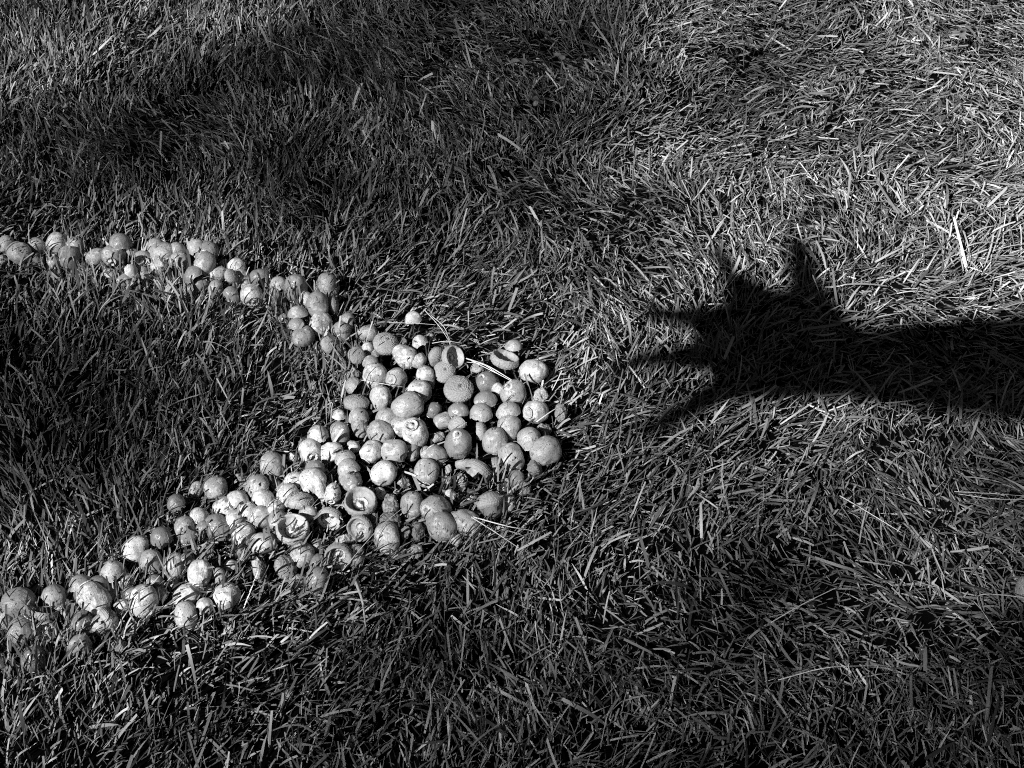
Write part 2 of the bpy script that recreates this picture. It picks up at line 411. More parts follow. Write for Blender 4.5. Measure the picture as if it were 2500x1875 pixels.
add(MI, [
 (988,207,122,'h',110,50,{'m':'nut_pale','L':'white-mottled half shell sunk in grass at the very top of the cluster'}),
 (690,312,112,'n',0,0,{}),(682,402,82,'h',90,40,{}),
 (805,392,178,'k',250,-52,{'L':'large scaly dome-shaped cap at the upper left of the cluster','m':'cap'}),(735,445,82,'f',0,0,{'m':'cap'}),(920,377,74,'f',0,0,{}),
 (935,470,150,'b',320,12,{'e':1.25,'m':'nut_pale','L':'pale barrel-shaped acorn with a straight cut edge'}),
 (1035,502,118,'h',330,40,{'m':'nut_pale','d':'torn shell piece'}),(1030,367,112,'h',120,40,{'m':'nut_pale'}),(1112,350,90,'k',180,5,{'b':0.45,'s':0.8}),
 (1145,470,145,'k',150,-30,{'m':'cap'}),
 (1265,475,172,'k',15,48,{'z':0.006,'L':'upturned cap tilted right, showing its smooth white inner wall','b':0.0}),
 (1205,578,160,'k',265,-70,{'m':'cap','d':'scaly dome cap'}),
 (1300,698,205,'k',262,-62,{'L':'largest scaly cap, doughnut-shaped with a dark stem hole','z':0.004,'dep':0.6}),
 (1070,592,125,'n',0,0,{'m':'nut_pale','d':'cracked white-flecked acorn'}),(700,503,112,'h',100,45,{'m':'nut'}),
 (735,602,176,'n',90,20,{'m':'nut_pale','L':'big lumpy mottled acorn at the left of the cluster'}),
 (878,617,148,'b',200,68,{'L':'smooth acorn showing a neat pale ring on its round base','m':'nut','e':1.1}),
 (772,745,152,'n',80,20,{'m':'nut_pale','e':1.1,'L':'brightest acorn, almost pure white on top'}),
 (575,662,122,'h',150,35,{'b':1}),(592,582,90,'f',0,0,{'m':'cap'}),
 (608,790,176,'k',262,-22,{'L':'flat oval scaly cap seen from the side at the left edge of the cluster','m':'cap','dep':0.6}),
 (622,868,142,'h',90,35,{'m':'nut'}),(630,945,122,'n',100,40,{'e':1.2,'L':'acorn with a ringed tip standing below the flat oval cap'}),
 (1045,692,172,'h',60,42,{'m':'nut_pale','L':'pale split shell with a raised flap, left of the doughnut-shaped cap'}),
 (950,812,196,'n',212,18,{'e':1.12,'z':0.005,'m':'nut','L':'large smooth grey acorn with its tip pointing down to the left'}),
 (808,872,152,'h',95,40,{}),(770,987,172,'n',150,20,{}),(922,942,152,'n',175,50,{'m':'nut_pale'}),
 (1005,987,182,'b',105,58,{'m':'nut_pale','L':'acorn with a big flat white base disc in the middle of the cluster'}),
 (345,987,152,'h',95,42,{'m':'nut_pale'}),(495,987,142,'n',90,10,{}),
 (300,1105,162,'b',300,58,{'m':'nut_pale','L':'white acorn with a lid-like ring and a blade across it'}),
 (440,1117,142,'n',30,20,{}),(710,1112,146,'b',240,20,{'m':'nut_pale'}),(870,1112,172,'n',0,10,{'m':'nut'}),(590,1082,82,'n',0,0,{'m':'nut_pale'}),
 (1140,1142,152,'n',300,0,{}),(1080,1112,92,'h',120,40,{}),(795,1257,162,'n',20,0,{'m':'nut_pale','d':'acorn banded across'}),
 (1080,1252,172,'b',265,25,{'m':'nut','L':'round acorn with a wide grass blade lying over its front'}),
 (530,1162,142,'h',100,45,{}),(548,1222,150,'h',110,45,{}),(565,1292,152,'n',305,55,{'m':'nut_dark','L':'dark glossy acorn with a shiny bead of a tip, at the inner corner'}),
 (330,1217,142,'h',90,42,{'m':'nut_dark'}),(192,1312,122,'n',180,0,{'m':'nut_pale'}),(315,1312,185,'n',0,0,{'m':'nut_pale','e':1.1}),
 (445,1392,122,'b',270,40,{'m':'nut_pale'}),(145,1412,160,'n',60,20,{'m':'nut_pale','d':'white-mottled acorn'}),
 (235,1467,190,'k',262,-10,{'b':0.3,'L':'scaly crescent of cap arched over two nuts in the lower arm'}),
 (635,1450,232,'k',85,50,{'L':'widest bowl of a cap, filled with a star-cracked disc','dep':0.6}),
 (840,1472,142,'f',0,0,{'L':'angular lump like a cracked stone, right of the widest bowl'}),
 (985,1472,162,'n',90,30,{'m':'nut'}),(1140,1507,202,'n',168,58,{'m':'nut','L':'large acorn with creases raying out from its round tip'}),
 (1185,1612,200,'n',90,15,{'m':'nut'}),(1345,1592,172,'n',338,22,{'m':'nut','L':'pointed acorn with a pale knob aimed right, at the lower right end'}),
 (1280,1560,112,'h',120,40,{}),(1515,1480,182,'c',285,0,{'L':'dark nut still in its scaly cap, apart at the lower right'}),
 (430,1570,182,'k',250,50,{'m':'cap','L':'cap holding a pale disc behind a grass tuft, left of the widest bowl','b':0.12}),
 (630,1632,190,'k',215,66,{'L':'cap facing the viewer with a round white cracked disc, below the widest bowl','dep':0.55}),
 (730,1572,78,'f',0,0,{}),(835,1592,150,'k',250,-50,{'m':'cap_dark','c':0.14,'d':'dark crumbling cap'}),
 (1020,1650,125,'f',0,0,{'m':'husk','L':'twisted dark husk with a pale twig end'}),(940,1660,90,'f',0,0,{'m':'cap_dark'}),
 (80,1580,132,'n',100,0,{'m':'nut_dark'}),(180,1632,232,'k',80,50,{'L':'wide upturned cap with a bright scaly rim and open white bowl','z':0.006,'dep':0.62}),
 (275,1530,132,'n',90,0,{}),(60,1502,122,'n',220,20,{'m':'nut_pale'}),(817,1690,178,'b',270,35,{'m':'nut_pale','L':'domed acorn with white rays down its front and grass stubs before it'}),
 (1130,832,112,'n',0,0,{'m':'nut_dark'}),(1192,905,116,'n',200,0,{}),(1295,832,142,'h',90,35,{'m':'nut_dark'}),
 (1308,925,180,'k',300,-12,{'b':0.35,'s':0.95,'L':'scaly crescent of cap curling over the biggest acorn'}),
 (1295,1055,190,'n',92,55,{'m':'nut_dark','e':1.2,'z':0.004,'L':'biggest acorn, dark and glossy with a pale ring round its upward tip'}),
 (1436,985,160,'k',180,0,{'b':0.42,'s':0.95,'L':'narrow upright scaly strip of cap right of the biggest acorn'}),
 (1545,1037,176,'n',95,25,{'m':'nut','d':'lumpy glossy acorn'}),(1640,950,158,'n',90,18,{'e':1.2,'m':'nut','L':'long acorn pale towards its lower end, with a nub on top'}),
 (1630,838,172,'h',100,45,{'m':'nut'}),(1452,838,162,'h',90,48,{'m':'nut'}),(1480,762,162,'h',95,30,{'m':'nut_dark'}),
 (1490,655,162,'n',132,48,{'m':'nut_dark','L':'dark acorn with its tip up to the left, right of the doughnut-shaped cap'}),
 (1665,722,182,'n',122,48,{'m':'nut','L':'big acorn with a pale smear on its tip at the upper right'}),(1562,690,90,'n',0,0,{}),
 (1820,847,162,'b',185,52,{'m':'nut_pale','L':'mottled acorn with a round white end facing left, at the right edge'}),
 (1985,852,110,'f',0,0,{'m':'husk'}),(1670,398,120,'h',90,40,{'m':'nut','noup':1,'L':'dome of a nut peeping out behind the slit-mouthed cap'}),
 (1612,485,205,'k',72,24,{'z':0.006,'L':'cap with a dark slit of a mouth, alone at the upper right','dep':0.55}),
 (1800,572,162,'n',180,20,{'m':'nut_pale','d':'banded acorn'}),(1768,1012,182,'h',110,42,{'m':'nut'}),
 (1880,1112,196,'n',190,38,{'e':1.15,'m':'nut','L':'striped acorn with a dark dot on its left end, rightmost of the big ones'}),
 (1655,1152,176,'b',290,25,{'m':'nut'}),(1415,1102,52,'f',0,0,{'m':'husk','d':'tiny chip of shell'}),(1335,1187,162,'k',100,-10,{'m':'cap','b':0.3,'s':0.8}),
 (1425,1250,200,'k',235,22,{'b':0.22,'L':'scaly ring of a broken cap round a black hollow, at the lower right','m':'cap'}),
 (1225,1230,70,'f',0,0,{'m':'cap'}),(1228,1308,70,'f',0,0,{'m':'cap'}),(1312,1302,140,'k',190,10,{'b':0.45,'m':'cap','s':0.9}),
 (1545,1225,160,'k',185,0,{'b':0.42,'m':'cap'}),(1622,1322,82,'f',0,0,{'m':'cap'}),(1690,1292,112,'n',0,0,{}),(1742,1362,122,'f',0,0,{}),
 (1812,1225,132,'f',0,0,{'m':'cap_dark'}),(1242,1402,76,'n',0,0,{'m':'nut_pale'})])  # dark material on the husk scrap puts the shade it lies in into its colour
add(LO, [
 (1637,87,152,'n',90,20,{'m':'nut'}),(1537,198,156,'h',100,48,{'m':'nut'}),(1427,287,138,'h',80,45,{'m':'nut_pale'}),(1575,278,138,'h',90,50,{'m':'nut_pale'}),
 (1297,220,146,'n',80,20,{'m':'nut_pale','L':'pale acorn with blade shadows, highest at the left of the lower arm'}),(1180,232,84,'n',0,0,{}),
 (1055,315,112,'n',0,0,{'m':'nut_dark','d':'dark acorn deep in the grass'}),
 (1350,345,142,'b',25,30,{'m':'nut_pale','L':'pale acorn with an oval grey scar on its right end'}),(1490,355,122,'h',90,42,{'m':'nut_pale'}),
 (1565,398,142,'n',190,30,{'m':'nut'}),(1640,370,60,'f',0,0,{}),(1190,385,126,'h',90,42,{'m':'nut_pale'}),(1415,428,132,'n',100,10,{'m':'nut_pale'}),
 (1295,462,150,'n',0,0,{'m':'nut_dark'}),(1235,462,96,'n',0,0,{'m':'nut_dark'}),(1115,475,142,'n',90,10,{}),(1460,505,132,'n',0,0,{'m':'nut_pale'}),
 (970,515,138,'h',92,30,{'m':'nut_dark','L':'smooth dark half shell like a helmet, on the outer side of the lower arm','e':1.2}),
 (815,585,150,'b',230,10,{'m':'nut_pale'}),(910,660,138,'n',90,10,{}),(1055,685,138,'n',90,0,{}),(1110,650,92,'h',90,40,{'m':'nut_dark'}),
 (1200,735,146,'b',272,32,{'e':1.15,'z':0.008,'m':'nut_pale','L':'upright barrel-shaped acorn with a white lower half, highest in the lower arm'}),
 (1235,605,112,'f',0,0,{}),(1312,745,92,'n',0,0,{'m':'nut'}),(675,715,152,'h',90,48,{'m':'nut'}),
 (860,897,172,'n',60,20,{'m':'nut_pale','L':'white acorn sprinkled with small dark specks'}),(935,795,102,'n',0,0,{'m':'nut_dark'}),
 (1120,868,146,'b',230,10,{'m':'nut_pale'}),(1115,985,142,'n',100,10,{}),(1228,928,102,'n',0,0,{'m':'nut_pale'}),(1362,868,162,'n',40,10,{'m':'nut_pale','d':'rough bright acorn'}),
 (480,795,142,'h',95,45,{}),(590,795,132,'h',85,45,{'m':'nut_dark'}),
 (568,895,188,'n',300,10,{'m':'nut_pale','L':'biggest acorn of the lower arm, pale on its left side'}),
 (332,858,150,'h',60,35,{'m':'nut','L':'torn folded shell with a crossed straw on it'}),
 (120,918,188,'n',5,5,{'e':1.05,'m':'nut','L':'acorn ringed with fine bands, its pointed end to the right'}),(35,1012,102,'n',90,0,{'m':'nut'}),
 (272,972,165,'k',82,5,{'b':0.0,'dep':0.5,'L':'shallow scaly cap seen edge-on near the left border'}),
 (130,1085,172,'n',240,15,{'m':'nut'}),(278,1085,142,'k',300,70,{'L':'deep round cap near the left border, mouth to the viewer, pale disc inside','dep':0.75}),
 (500,1045,142,'n',0,0,{'m':'nut_dark'}),(625,1032,148,'c',215,25,{'L':'nut half covered by a bright scaly cap on its right side'}),
 (480,1160,132,'n',0,0,{'m':'nut_dark'}),(200,1245,142,'n',90,10,{'m':'nut_dark'}),(-5,1275,75,'n',0,0,{'m':'nut_dark'}),(722,1172,92,'f',0,0,{'m':'cap_dark'}),
 (1575,562,152,'n',180,0,{}),(1455,612,102,'f',0,0,{'m':'cap_dark'}),
 (1545,700,185,'k',190,8,{'b':0.15,'dep':0.5,'L':'curved cap with a black gaping mouth left of the crumpled caps'}),
 (1712,703,156,'k',215,-30,{'m':'cap','c':0.06}),(1787,775,118,'k',100,-30,{'m':'cap'}),
 (1815,632,152,'n',308,52,{'m':'nut','L':'smooth acorn with a ragged white collar round its tip'}),(1905,762,142,'n',0,0,{'m':'nut_dark'}),
 (2032,637,182,'k',265,62,{'L':'cap facing the viewer with a smooth pale disc, nearest of the open caps','dep':0.6}),
 (2132,595,115,'k',100,-30,{'m':'cap'})])
add((0, 0, 1.0), [(2508, 1437, 56, 'n', 90, 0, {'m':'nut', 'z':0.012, 'L': 'lone acorn cut by the right border, far from the others'})])
def poledir(a, t):
    a = math.radians(a); t = math.radians(t)
    return (cR*math.cos(a)*math.cos(t)+cU*math.sin(a)*math.cos(t)-cF*math.sin(t)).normalized()
rs = random.Random(4)
IT = []
tg = 0
for (sec, x, y, wd, kind, a, t, o) in R:
    if kind == 'n' and a == 0 and t == 0 and 'L' not in o:      # every other plain one is a broken, hollow shell
        tg += 1
        if tg % 2: kind = 'h'; a = 90+(tg*37) % 70-35; o['deep'] = 1
    if kind == 'h': t = 26
    px = sec[0]+x/sec[2]; py = sec[1]+y/sec[2]; wpx = wd/sec[2]
    _, d = onplane(px, py, 0.018)
    r = wpx*d/FPX/2*0.985
    z = 0.007+0.70*r+o.get('z', 0)+(0.004 if sec is MI else 0.003 if sec is U else 0)
    if kind in 'h': z += 0.005
    P, d = onplane(px, py, z)
    IT.append(dict(px=px, py=py, r=r, P=P, kind=kind, a=a, t=t, o=o))
# small scraps that fill the gaps of the figure
fr = random.Random(21)
BANDS = [((840,800),(1080,830),(1330,960),(1350,1080),(1180,1310),(700,1420),(560,1380),(700,1100),(860,980)), ((0,1480),(420,1270),(620,1140),(760,1300),(560,1420),(260,1530),(60,1590)),
         ((0,595),(560,590),(760,690),(850,830),(760,850),(600,740),(0,645))]
def inside(px, py, poly):
    c = False
    for (x1, y1), (x2, y2) in zip(poly, poly[1:]+poly[:1]):
        if (y1 > py) != (y2 > py) and px < (x2-x1)*(py-y1)/(y2-y1)+x1: c = not c
    return c
add_n = 0; tries = 0
while add_n < 46 and tries < 20000:
    tries += 1
    px, py = fr.uniform(0, 1360), fr.uniform(560, 1600)
    if not any(inside(px, py, b) for b in BANDS): continue
    r = fr.uniform(.0050, .0078); P, d = onplane(px, py, 0.006+r*0.7)
    if min(math.hypot(q['px']-px, q['py']-py)-q['r']*2650*0.92 for q in IT) < r*2650*0.55: continue
    k = fr.choice('hhfnf'); o = {'m': fr.choice(['nut', 'nut_pale', 'cap', 'husk'] if k == 'f' else ['nut', 'nut_pale', 'nut_dark'])}
    IT.append(dict(px=px, py=py, r=r, P=P, kind=k, a=fr.uniform(50, 130), t=20, o=o, small=1)); add_n += 1
# settle: push overlapping nuts apart a little
for it in range(14):
    for i in range(len(IT)):
        for j in range(i+1, len(IT)):
            A, B = IT[i], IT[j]; dv = B['P']-A['P']; L_ = dv.length; need = (A['r']+B['r'])*0.66
            if 1e-6 < L_ < need:
                k = (need-L_)*0.16; dv.normalize()
                A['P'] = A['P']-dv*k; B['P'] = B['P']+dv*k
                for q in (A, B): q['P'].z = max(q['P'].z, 0.006+0.6*q['r'])
def orient(pole, spin):
    q = pole.to_track_quat('Z', 'Y'); return q @ Quaternion((0, 0, 1), spin)
MATWORD = {'nut': 'grey', 'nut_pale': 'pale', 'nut_dark': 'dark', 'cap': 'rough', 'cap_dark': 'dark crumbling', 'husk': 'grey', 'cap_in': 'pale'}
KINDWORD = {'n': 'acorn', 'b': 'acorn', 'c': 'capped acorn', 'k': 'acorn cap', 'h': 'half shell', 'f': 'husk scrap'}
CATW = {'n': 'acorn', 'b': 'acorn', 'c': 'acorn', 'k': 'acorn cap', 'h': 'nut shell', 'f': 'husk'}
NAMEW = {'n': 'acorn', 'b': 'acorn', 'c': 'capped_acorn', 'k': 'empty_acorn_cup', 'h': 'acorn_half_shell', 'f': 'acorn_husk'}
GROUPW = {'n': 'acorns laid out in an arrow on the lawn', 'b': 'acorns laid out in an arrow on the lawn', 'c': 'acorns laid out in an arrow on the lawn',
          'k': 'loose acorn caps among the acorns', 'h': 'broken half shells among the acorns', 'f': 'husk scraps among the acorns'}
for i, q in enumerate(IT):
    o = q['o']; k = q['kind']; seed = i % 7
    if k in 'nbc' and 'm' not in o: o['m'] = 'nut' if rs.random() < 0.72 else rs.choice(['nut_pale', 'nut_dark'])
    if k == 'h' and 'm' not in o: o['m'] = rs.choice(['nut', 'nut', 'nut_pale'])
    if k == 'k' and 'm' not in o: o['m'] = 'cap'
    if k == 'f' and 'm' not in o: o['m'] = rs.choice(['husk', 'cap_dark'])
    a, t = q['a'], q['t']
    if k == 'n' and a == 0 and t == 0: a, t = rs.uniform(0, 360), rs.uniform(-15, 25)
    pole = poledir(a, t)
    root = empty(NAMEW[k], q['P']); root.rotation_mode = 'QUATERNION'; root.rotation_quaternion = orient(pole, rs.uniform(0, 6.28) if k != 'k' else (o.get('spin', rs.uniform(0, 6.28))))
    root.scale = (q['r'],)*3
    q['root'] = root
    e = o.get('e', rs.choice([1.04, 1.14, 1.24]) if k in 'nbc' else 1.0)
    if k in 'nb':
        me, scar, tip, ring = nut_parts(round(e, 2), 'tip' if k == 'n' else 'base', i % 5)
        sh = obj('nut_shell', me, M['nut'], root)
        sh.material_slots[0].link = 'OBJECT'; sh.material_slots[0].material = M[o['m']]
        obj('scar', scar, M['scar'], root); obj('tip', tip, M['cap_dark'], root)
        if k == 'n' and t >= 35: obj('tip_ring', ring, M['nut_pale'], root)
    elif k == 'c':
        me, scar, tip, ring = nut_parts(round(e, 2), 'tip', i % 5)
        sh = obj('nut_shell', me, M['nut'], root); sh.material_slots[0].link = 'OBJECT'; sh.material_slots[0].material = M[o['m']]
        sh.scale = (0.9, 0.9, 0.95); tp = obj('tip', tip, M['cap_dark'], root); tp.scale = (0.9, 0.9, 0.95)
        cm, lin, stem, sc = cap_parts(i % 3, 0.72)
        cp = obj('cap', cm, M['cap'], root); cp.location = (0, 0, -0.25); cp.scale = (1.06,)*3
        st = obj('stem_stub', stem, M['cap_dark'], cp)
    elif k == 'k':
        cm, lin, stem, sc = cap_parts(i % 3, o.get('dep', 0.70), o.get('b', 0.0), o.get('c', 0.0))
        root.scale = (q['r']*o.get('s', 1.0),)*3
        cp = obj('cap_wall', cm, M['cap'], root); cp.material_slots[0].link = 'OBJECT'; cp.material_slots[0].material = M[o['m']]
        obj('lining', lin, M['cap_in'], root); obj('stem_stub', stem, M['cap_dark'], root)
        if o.get('b', 0) < 0.25: obj('scar', sc, M['scar'], root)
    elif k == 'h':
        outer, lin, tip = half_mesh(i % 6, (1.22 if i % 2 else 1.32) if o.get('deep') else (0.94 if i % 2 else 1.04), 0.2 if o.get('deep') else 0.12)
        sh = obj('shell', outer, M['nut'], root); sh.material_slots[0].link = 'OBJECT'; sh.material_slots[0].material = M[o['m']]
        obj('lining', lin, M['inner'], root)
        if i % 3 == 0: obj('tip', tip, M['cap_dark'], root)
        root.location = q['P']-pole*q['r']*(0.1 if o.get('deep') else 0.36)
        if o.get('e'): root.scale = (q['r'], q['r'], q['r']*o['e'])
    else:
        sh = obj('husk', husk_mesh(i % 6, 0.5 if i % 2 else 0.1), M['husk'], root); sh.material_slots[0].link = 'OBJECT'; sh.material_slots[0].material = M[o['m']]
# labels: own wording, or look + where it lies from the nearest landmark
LMS = [q for q in IT if 'L' in q['o']]
SECT = ['right of', 'behind and right of', 'behind', 'behind and left of', 'left of', 'in front and left of', 'in front of', 'in front and right of']
ORD = ['', 'second ', 'third ', 'fourth ', 'fifth ', 'sixth ', 'seventh ']
cells = {}
for q in IT:
    if 'L' in q['o']: continue
    best = min(LMS, key=lambda l: (l['px']-q['px'])**2+((l['py']-q['py'])*1.2)**2)
    ang = math.degrees(math.atan2(-(q['py']-best['py']), q['px']-best['px'])) % 360
    sct = int(((ang+22.5) % 360)//45)
    look = q['o'].get('d') or (('tiny ' if q.get('small') else '')+MATWORD[q['o']['m']]+' '+KINDWORD[q['kind']])
    q['look'] = look; q['cell'] = (id(best), sct, look); q['lm'] = best; q['sct'] = sct
    cells.setdefault(q['cell'], []).append(q)
for key, qs in cells.items():
    qs.sort(key=lambda q: (q['px']-q['lm']['px'])**2+(q['py']-q['lm']['py'])**2)
SHORT = {
 'ribbed grey acorn in': 'the ribbed far-row acorn', 'thin ring-shaped acorn cap': 'the thin ring-shaped cap', 'acorn in the far': 'the black-dotted far-row acorn',
 'tall speckled acorn perched': 'the perched tall acorn', 'dark acorn with a': 'the dark hole-tipped acorn', 'pale acorn at the': 'the pale ring-edged acorn',
 'big plain acorn where': 'the big plain acorn at the bend', 'acorn with dotted tip': 'the dotted acorn at the bend', 'shiny tall acorn on': 'the shiny tall acorn',
 'slim scaly cap edge': 'the slim propped cap edge', 'dark nut wearing a': 'the nut with a pale crescent cap', 'white-mottled half shell sunk': 'the white-mottled sunken shell',
 'large scaly dome-shaped cap': 'the large scaly dome cap', 'pale barrel-shaped acorn with': 'the pale cut-edged barrel acorn', 'upturned cap tilted right': 'the upturned white-walled cap',
 'largest scaly cap': 'the doughnut-shaped cap', 'big lumpy mottled acorn': 'the big lumpy mottled acorn', 'smooth acorn showing a': 'the ring-based smooth acorn',
 'brightest acorn': 'the brightest white-topped acorn', 'flat oval scaly cap': 'the flat oval cap', 'acorn with a ringed': 'the ringed-tip standing acorn',
 'pale split shell with': 'the pale split shell with a flap', 'large smooth grey acorn': 'the large smooth grey acorn', 'acorn with a big': 'the acorn with the flat white disc',
 'white acorn with a': 'the lid-ringed white acorn', 'round acorn with a': 'the blade-crossed round acorn', 'dark glossy acorn with': 'the bead-tipped dark acorn',
 'scaly crescent of cap': None, 'widest bowl of a': 'the widest star-cracked bowl', 'angular lump like a': 'the stone-like lump', 'large acorn with creases': 'the ray-creased large acorn',
 'pointed acorn with a': 'the pointed pale-knobbed acorn', 'dark nut still in': 'the capped nut lying apart', 'cap holding a pale': 'the cap behind the grass tuft',
 'cap facing the viewer': None, 'twisted dark husk with': 'the twisted husk with a twig', 'wide upturned cap with': 'the bright-rimmed open bowl cap', 'domed acorn with white': 'the white-rayed domed acorn',
 'biggest acorn': None, 'narrow upright scaly strip': 'the upright scaly strip', 'long acorn pale towards': 'the long nub-topped acorn', 'dark acorn with its': 'the dark up-tipped acorn',
 'big acorn with a': 'the pale-smeared big acorn', 'mottled acorn with a': 'the mottled white-ended acorn', 'dome of a nut': 'the nut dome behind the slit-mouthed cap', 'cap with a dark': 'the slit-mouthed cap',
 'striped acorn with a': 'the striped dotted acorn', 'scaly ring of a': 'the black-hollowed broken cap', 'pale acorn with blade': 'the blade-shadowed pale acorn', 'pale acorn with an': 'the oval-scarred pale acorn',
 'smooth dark half shell': 'the helmet-like shell', 'upright barrel-shaped acorn with': 'the upright barrel acorn', 'white acorn sprinkled with': 'the dark-specked white acorn',
 'biggest acorn of the': 'the biggest lower-arm acorn', 'torn folded shell with': 'the torn folded shell', 'acorn ringed with fine': 'the fine-banded acorn', 'shallow scaly cap seen': 'the shallow edge-on cap',
 'deep round cap near': 'the deep round cap', 'nut half covered by': 'the half-covered nut', 'curved cap with a': 'the black-mouthed curved cap', 'smooth acorn with a': 'the white-collared acorn',
 'lone acorn cut by': 'the lone acorn', }
def shortname(lb):
    if lb.startswith('scaly crescent of cap arched'): return 'the arched cap crescent'
    if lb.startswith('scaly crescent of cap curling'): return 'the curling cap crescent'
    if 'below the widest bowl' in lb: return 'the white cracked-disc cap'
    if 'nearest of the open' in lb: return 'the smooth-disced cap'
    if lb.startswith('biggest acorn of the'): return 'the biggest lower-arm acorn'
    if lb.startswith('biggest acorn,'): return 'the biggest dark acorn'
    for k_, v_ in SHORT.items():
        if v_ and lb.startswith(k_): return v_
    return 'the '+' '.join(lb.split(',')[0].split()[:6])
seen = {}
for q in IT:
    if 'L' in q['o']: lb = q['o']['L']
    else:
        qs = cells[q['cell']]; n = qs.index(q)
        lb = (('nearest ' if n == 0 else ORD[n]) if len(qs) > 1 else '')+q['look']+' '+SECT[q['sct']]+' '+shortname(q['lm']['o']['L'])
    assert lb not in seen, lb
    seen[lb] = 1
    tag(q['root'], lb, CATW[q['kind']], GROUPW[q['kind']])
# ------------------------------------------------------------------ the lawn: every blade a bent ribbon, one mesh
rng = np.random.default_rng(11)
def vnoise(x, y, s, seed):                            # smooth value noise, numpy
    x = x/s+seed*17.3; y = y/s+seed*5.7; xi = np.floor(x).astype(int); yi = np.floor(y).astype(int); fx = x-xi; fy = y-yi
    fx = fx*fx*(3-2*fx); fy = fy*fy*(3-2*fy)
    def h(a, b):
        v = np.sin(a*127.1+b*311.7+seed*74.7)*43758.5453; return v-np.floor(v)
    return (h(xi, yi)*(1-fx)+h(xi+1, yi)*fx)*(1-fy)+(h(xi, yi+1)*(1-fx)+h(xi+1, yi+1)*fx)*fy
ACX = np.array([q['root'].location.x for q in IT]); ACY = np.array([q['root'].location.y for q in IT]); ACR = np.array([q['r'] for q in IT])
def blades(n, x0, x1, y0, y1, lmin, lmax, wmin, wmax, zbase, seg=4, lay=None, clear=0.80, dry=0.035, xy=None):
    x = rng.uniform(x0, x1, n); y = rng.uniform(y0, y1, n)
    if xy is not None: x, y = xy; n = len(x)
    if clear:
        keep = np.ones(n, bool)
        for ax, ay, ar in zip(ACX, ACY, ACR):
            keep &= ((x-ax)**2+(y-ay)**2) > (ar*clear)**2
        if len(DENS) and n > 6000:                     # trodden away where the nuts are packed closest
            cnt = np.zeros(n)
            for cx, cy in DENS: cnt += ((x-cx)**2+(y-cy)**2) < 0.026**2
            keep &= (cnt < 4) | (rng.uniform(0, 1, n) < 0.35)
        x, y = x[keep], y[keep]; n = len(x)
    # direction: swirling flow of the mown, trodden turf
    flow = vnoise(x, y, 0.16, 1)*4.2+vnoise(x, y, 0.06, 2)*2.2
    a = math.pi*0.5+(flow-3.2)*1.1+rng.normal(0, 0.8, n)
    flat = np.clip(0.52+0.55*np.clip((x+0.05)/0.4, -0.5, 1)+0.35*(vnoise(x, y, 0.12, 3)-0.5), 0.12, 1.0)   # right side lies flat
    if lay is not None: flat = np.full(n, lay)
    th = np.clip(rng.normal(0.45+0.75*flat, 0.30, n), 0.05, 1.48)                # lean from upright at the root
    bend = rng.normal(0.12, 0.25, n)+0.18*flat
    L = rng.uniform(0, 1, n)**1.3*(lmax-lmin)+lmin
    L = L*(0.6+0.75*vnoise(x, y, 0.035, 8))
    W = rng.uniform(0, 1, n)**1.4*(wmax-wmin)+wmin
    tw = rng.normal(0, 0.7, n); tw2 = tw+rng.normal(0, 0.5, n)
    z0 = rng.uniform(0, 1, n)*zbase
    rows = seg+1; V = np.zeros((n, rows, 2, 3)); p = np.stack([x, y, z0], 1)
    cut = rng.uniform(0, 1, n) < 0.6
    a2 = a.copy(); bend_side = rng.normal(0, 0.13, n)
    for k in range(rows):
        t = k/seg
        ang = np.clip(th+bend*t*1.6, 0.02, 1.62); aa = a2+bend_side*t*1.5
        d = np.stack([np.sin(ang)*np.cos(aa), np.sin(ang)*np.sin(aa), np.cos(ang)], 1)
        if k > 0: p = p+d*(L/seg)[:, None]; p[:, 2] = np.maximum(p[:, 2], 0.0015)
        side = np.stack([-np.sin(aa), np.cos(aa), np.zeros(n)], 1)
        up = np.cross(d, side); tt = tw+(tw2-tw)*t
        s = side*np.cos(tt)[:, None]+up*np.sin(tt)[:, None]
        wk = W*(0.75+0.25*min(1, t*3))
        if t > 0.6: wk = np.where(cut, wk*(1-0.12*(t-0.6)), wk*(1-0.86*(t-0.6)/0.4))
        V[:, k, 0] = p-s*(wk/2)[:, None]; V[:, k, 1] = p+s*(wk/2)[:, None]
    # cut ends are slanted
    sl = rng.normal(0, 0.6, n)[:, None]*W[:, None]
    V[:, -1, 0] += d*sl*cut[:, None]
    base = (np.arange(n)*rows*2)[:, None]
    F = np.concatenate([base+np.array([[2*k, 2*k+1, 2*k+3, 2*k+2]]) for k in range(seg)], 0)
    tone = np.clip(np.exp(rng.normal(-1.85, 0.65, n)), 0.015, 0.42)*(0.65+0.7*vnoise(x, y, 0.09, 6))
    dr = rng.uniform(0, 1, n) < dry
    tone = np.where(dr, rng.uniform(0.30, 0.55, n), tone)
    tone = np.repeat(tone, rows*2)
    return V.reshape(-1, 3), F, tone
parts = []
DENS = np.array([[q['root'].location.x, q['root'].location.y] for q in IT if q['px'] > 830 and 860 < q['py'] < 1320])
parts.append(blades(125000, -0.95, 0.95, -0.62, 0.95, 0.009, 0.030, 0.0006, 0.0020, 0.005))
parts.append(blades(90000, -0.95, 0.95, -0.62, 0.95, 0.005, 0.013, 0.0005, 0.0016, 0.008, seg=2, dry=0.07))
parts.append(blades(4200, -0.95, 0.95, -0.62, 0.95, 0.026, 0.042, 0.0012, 0.0030, 0.010, clear=0.95, dry=0.02))
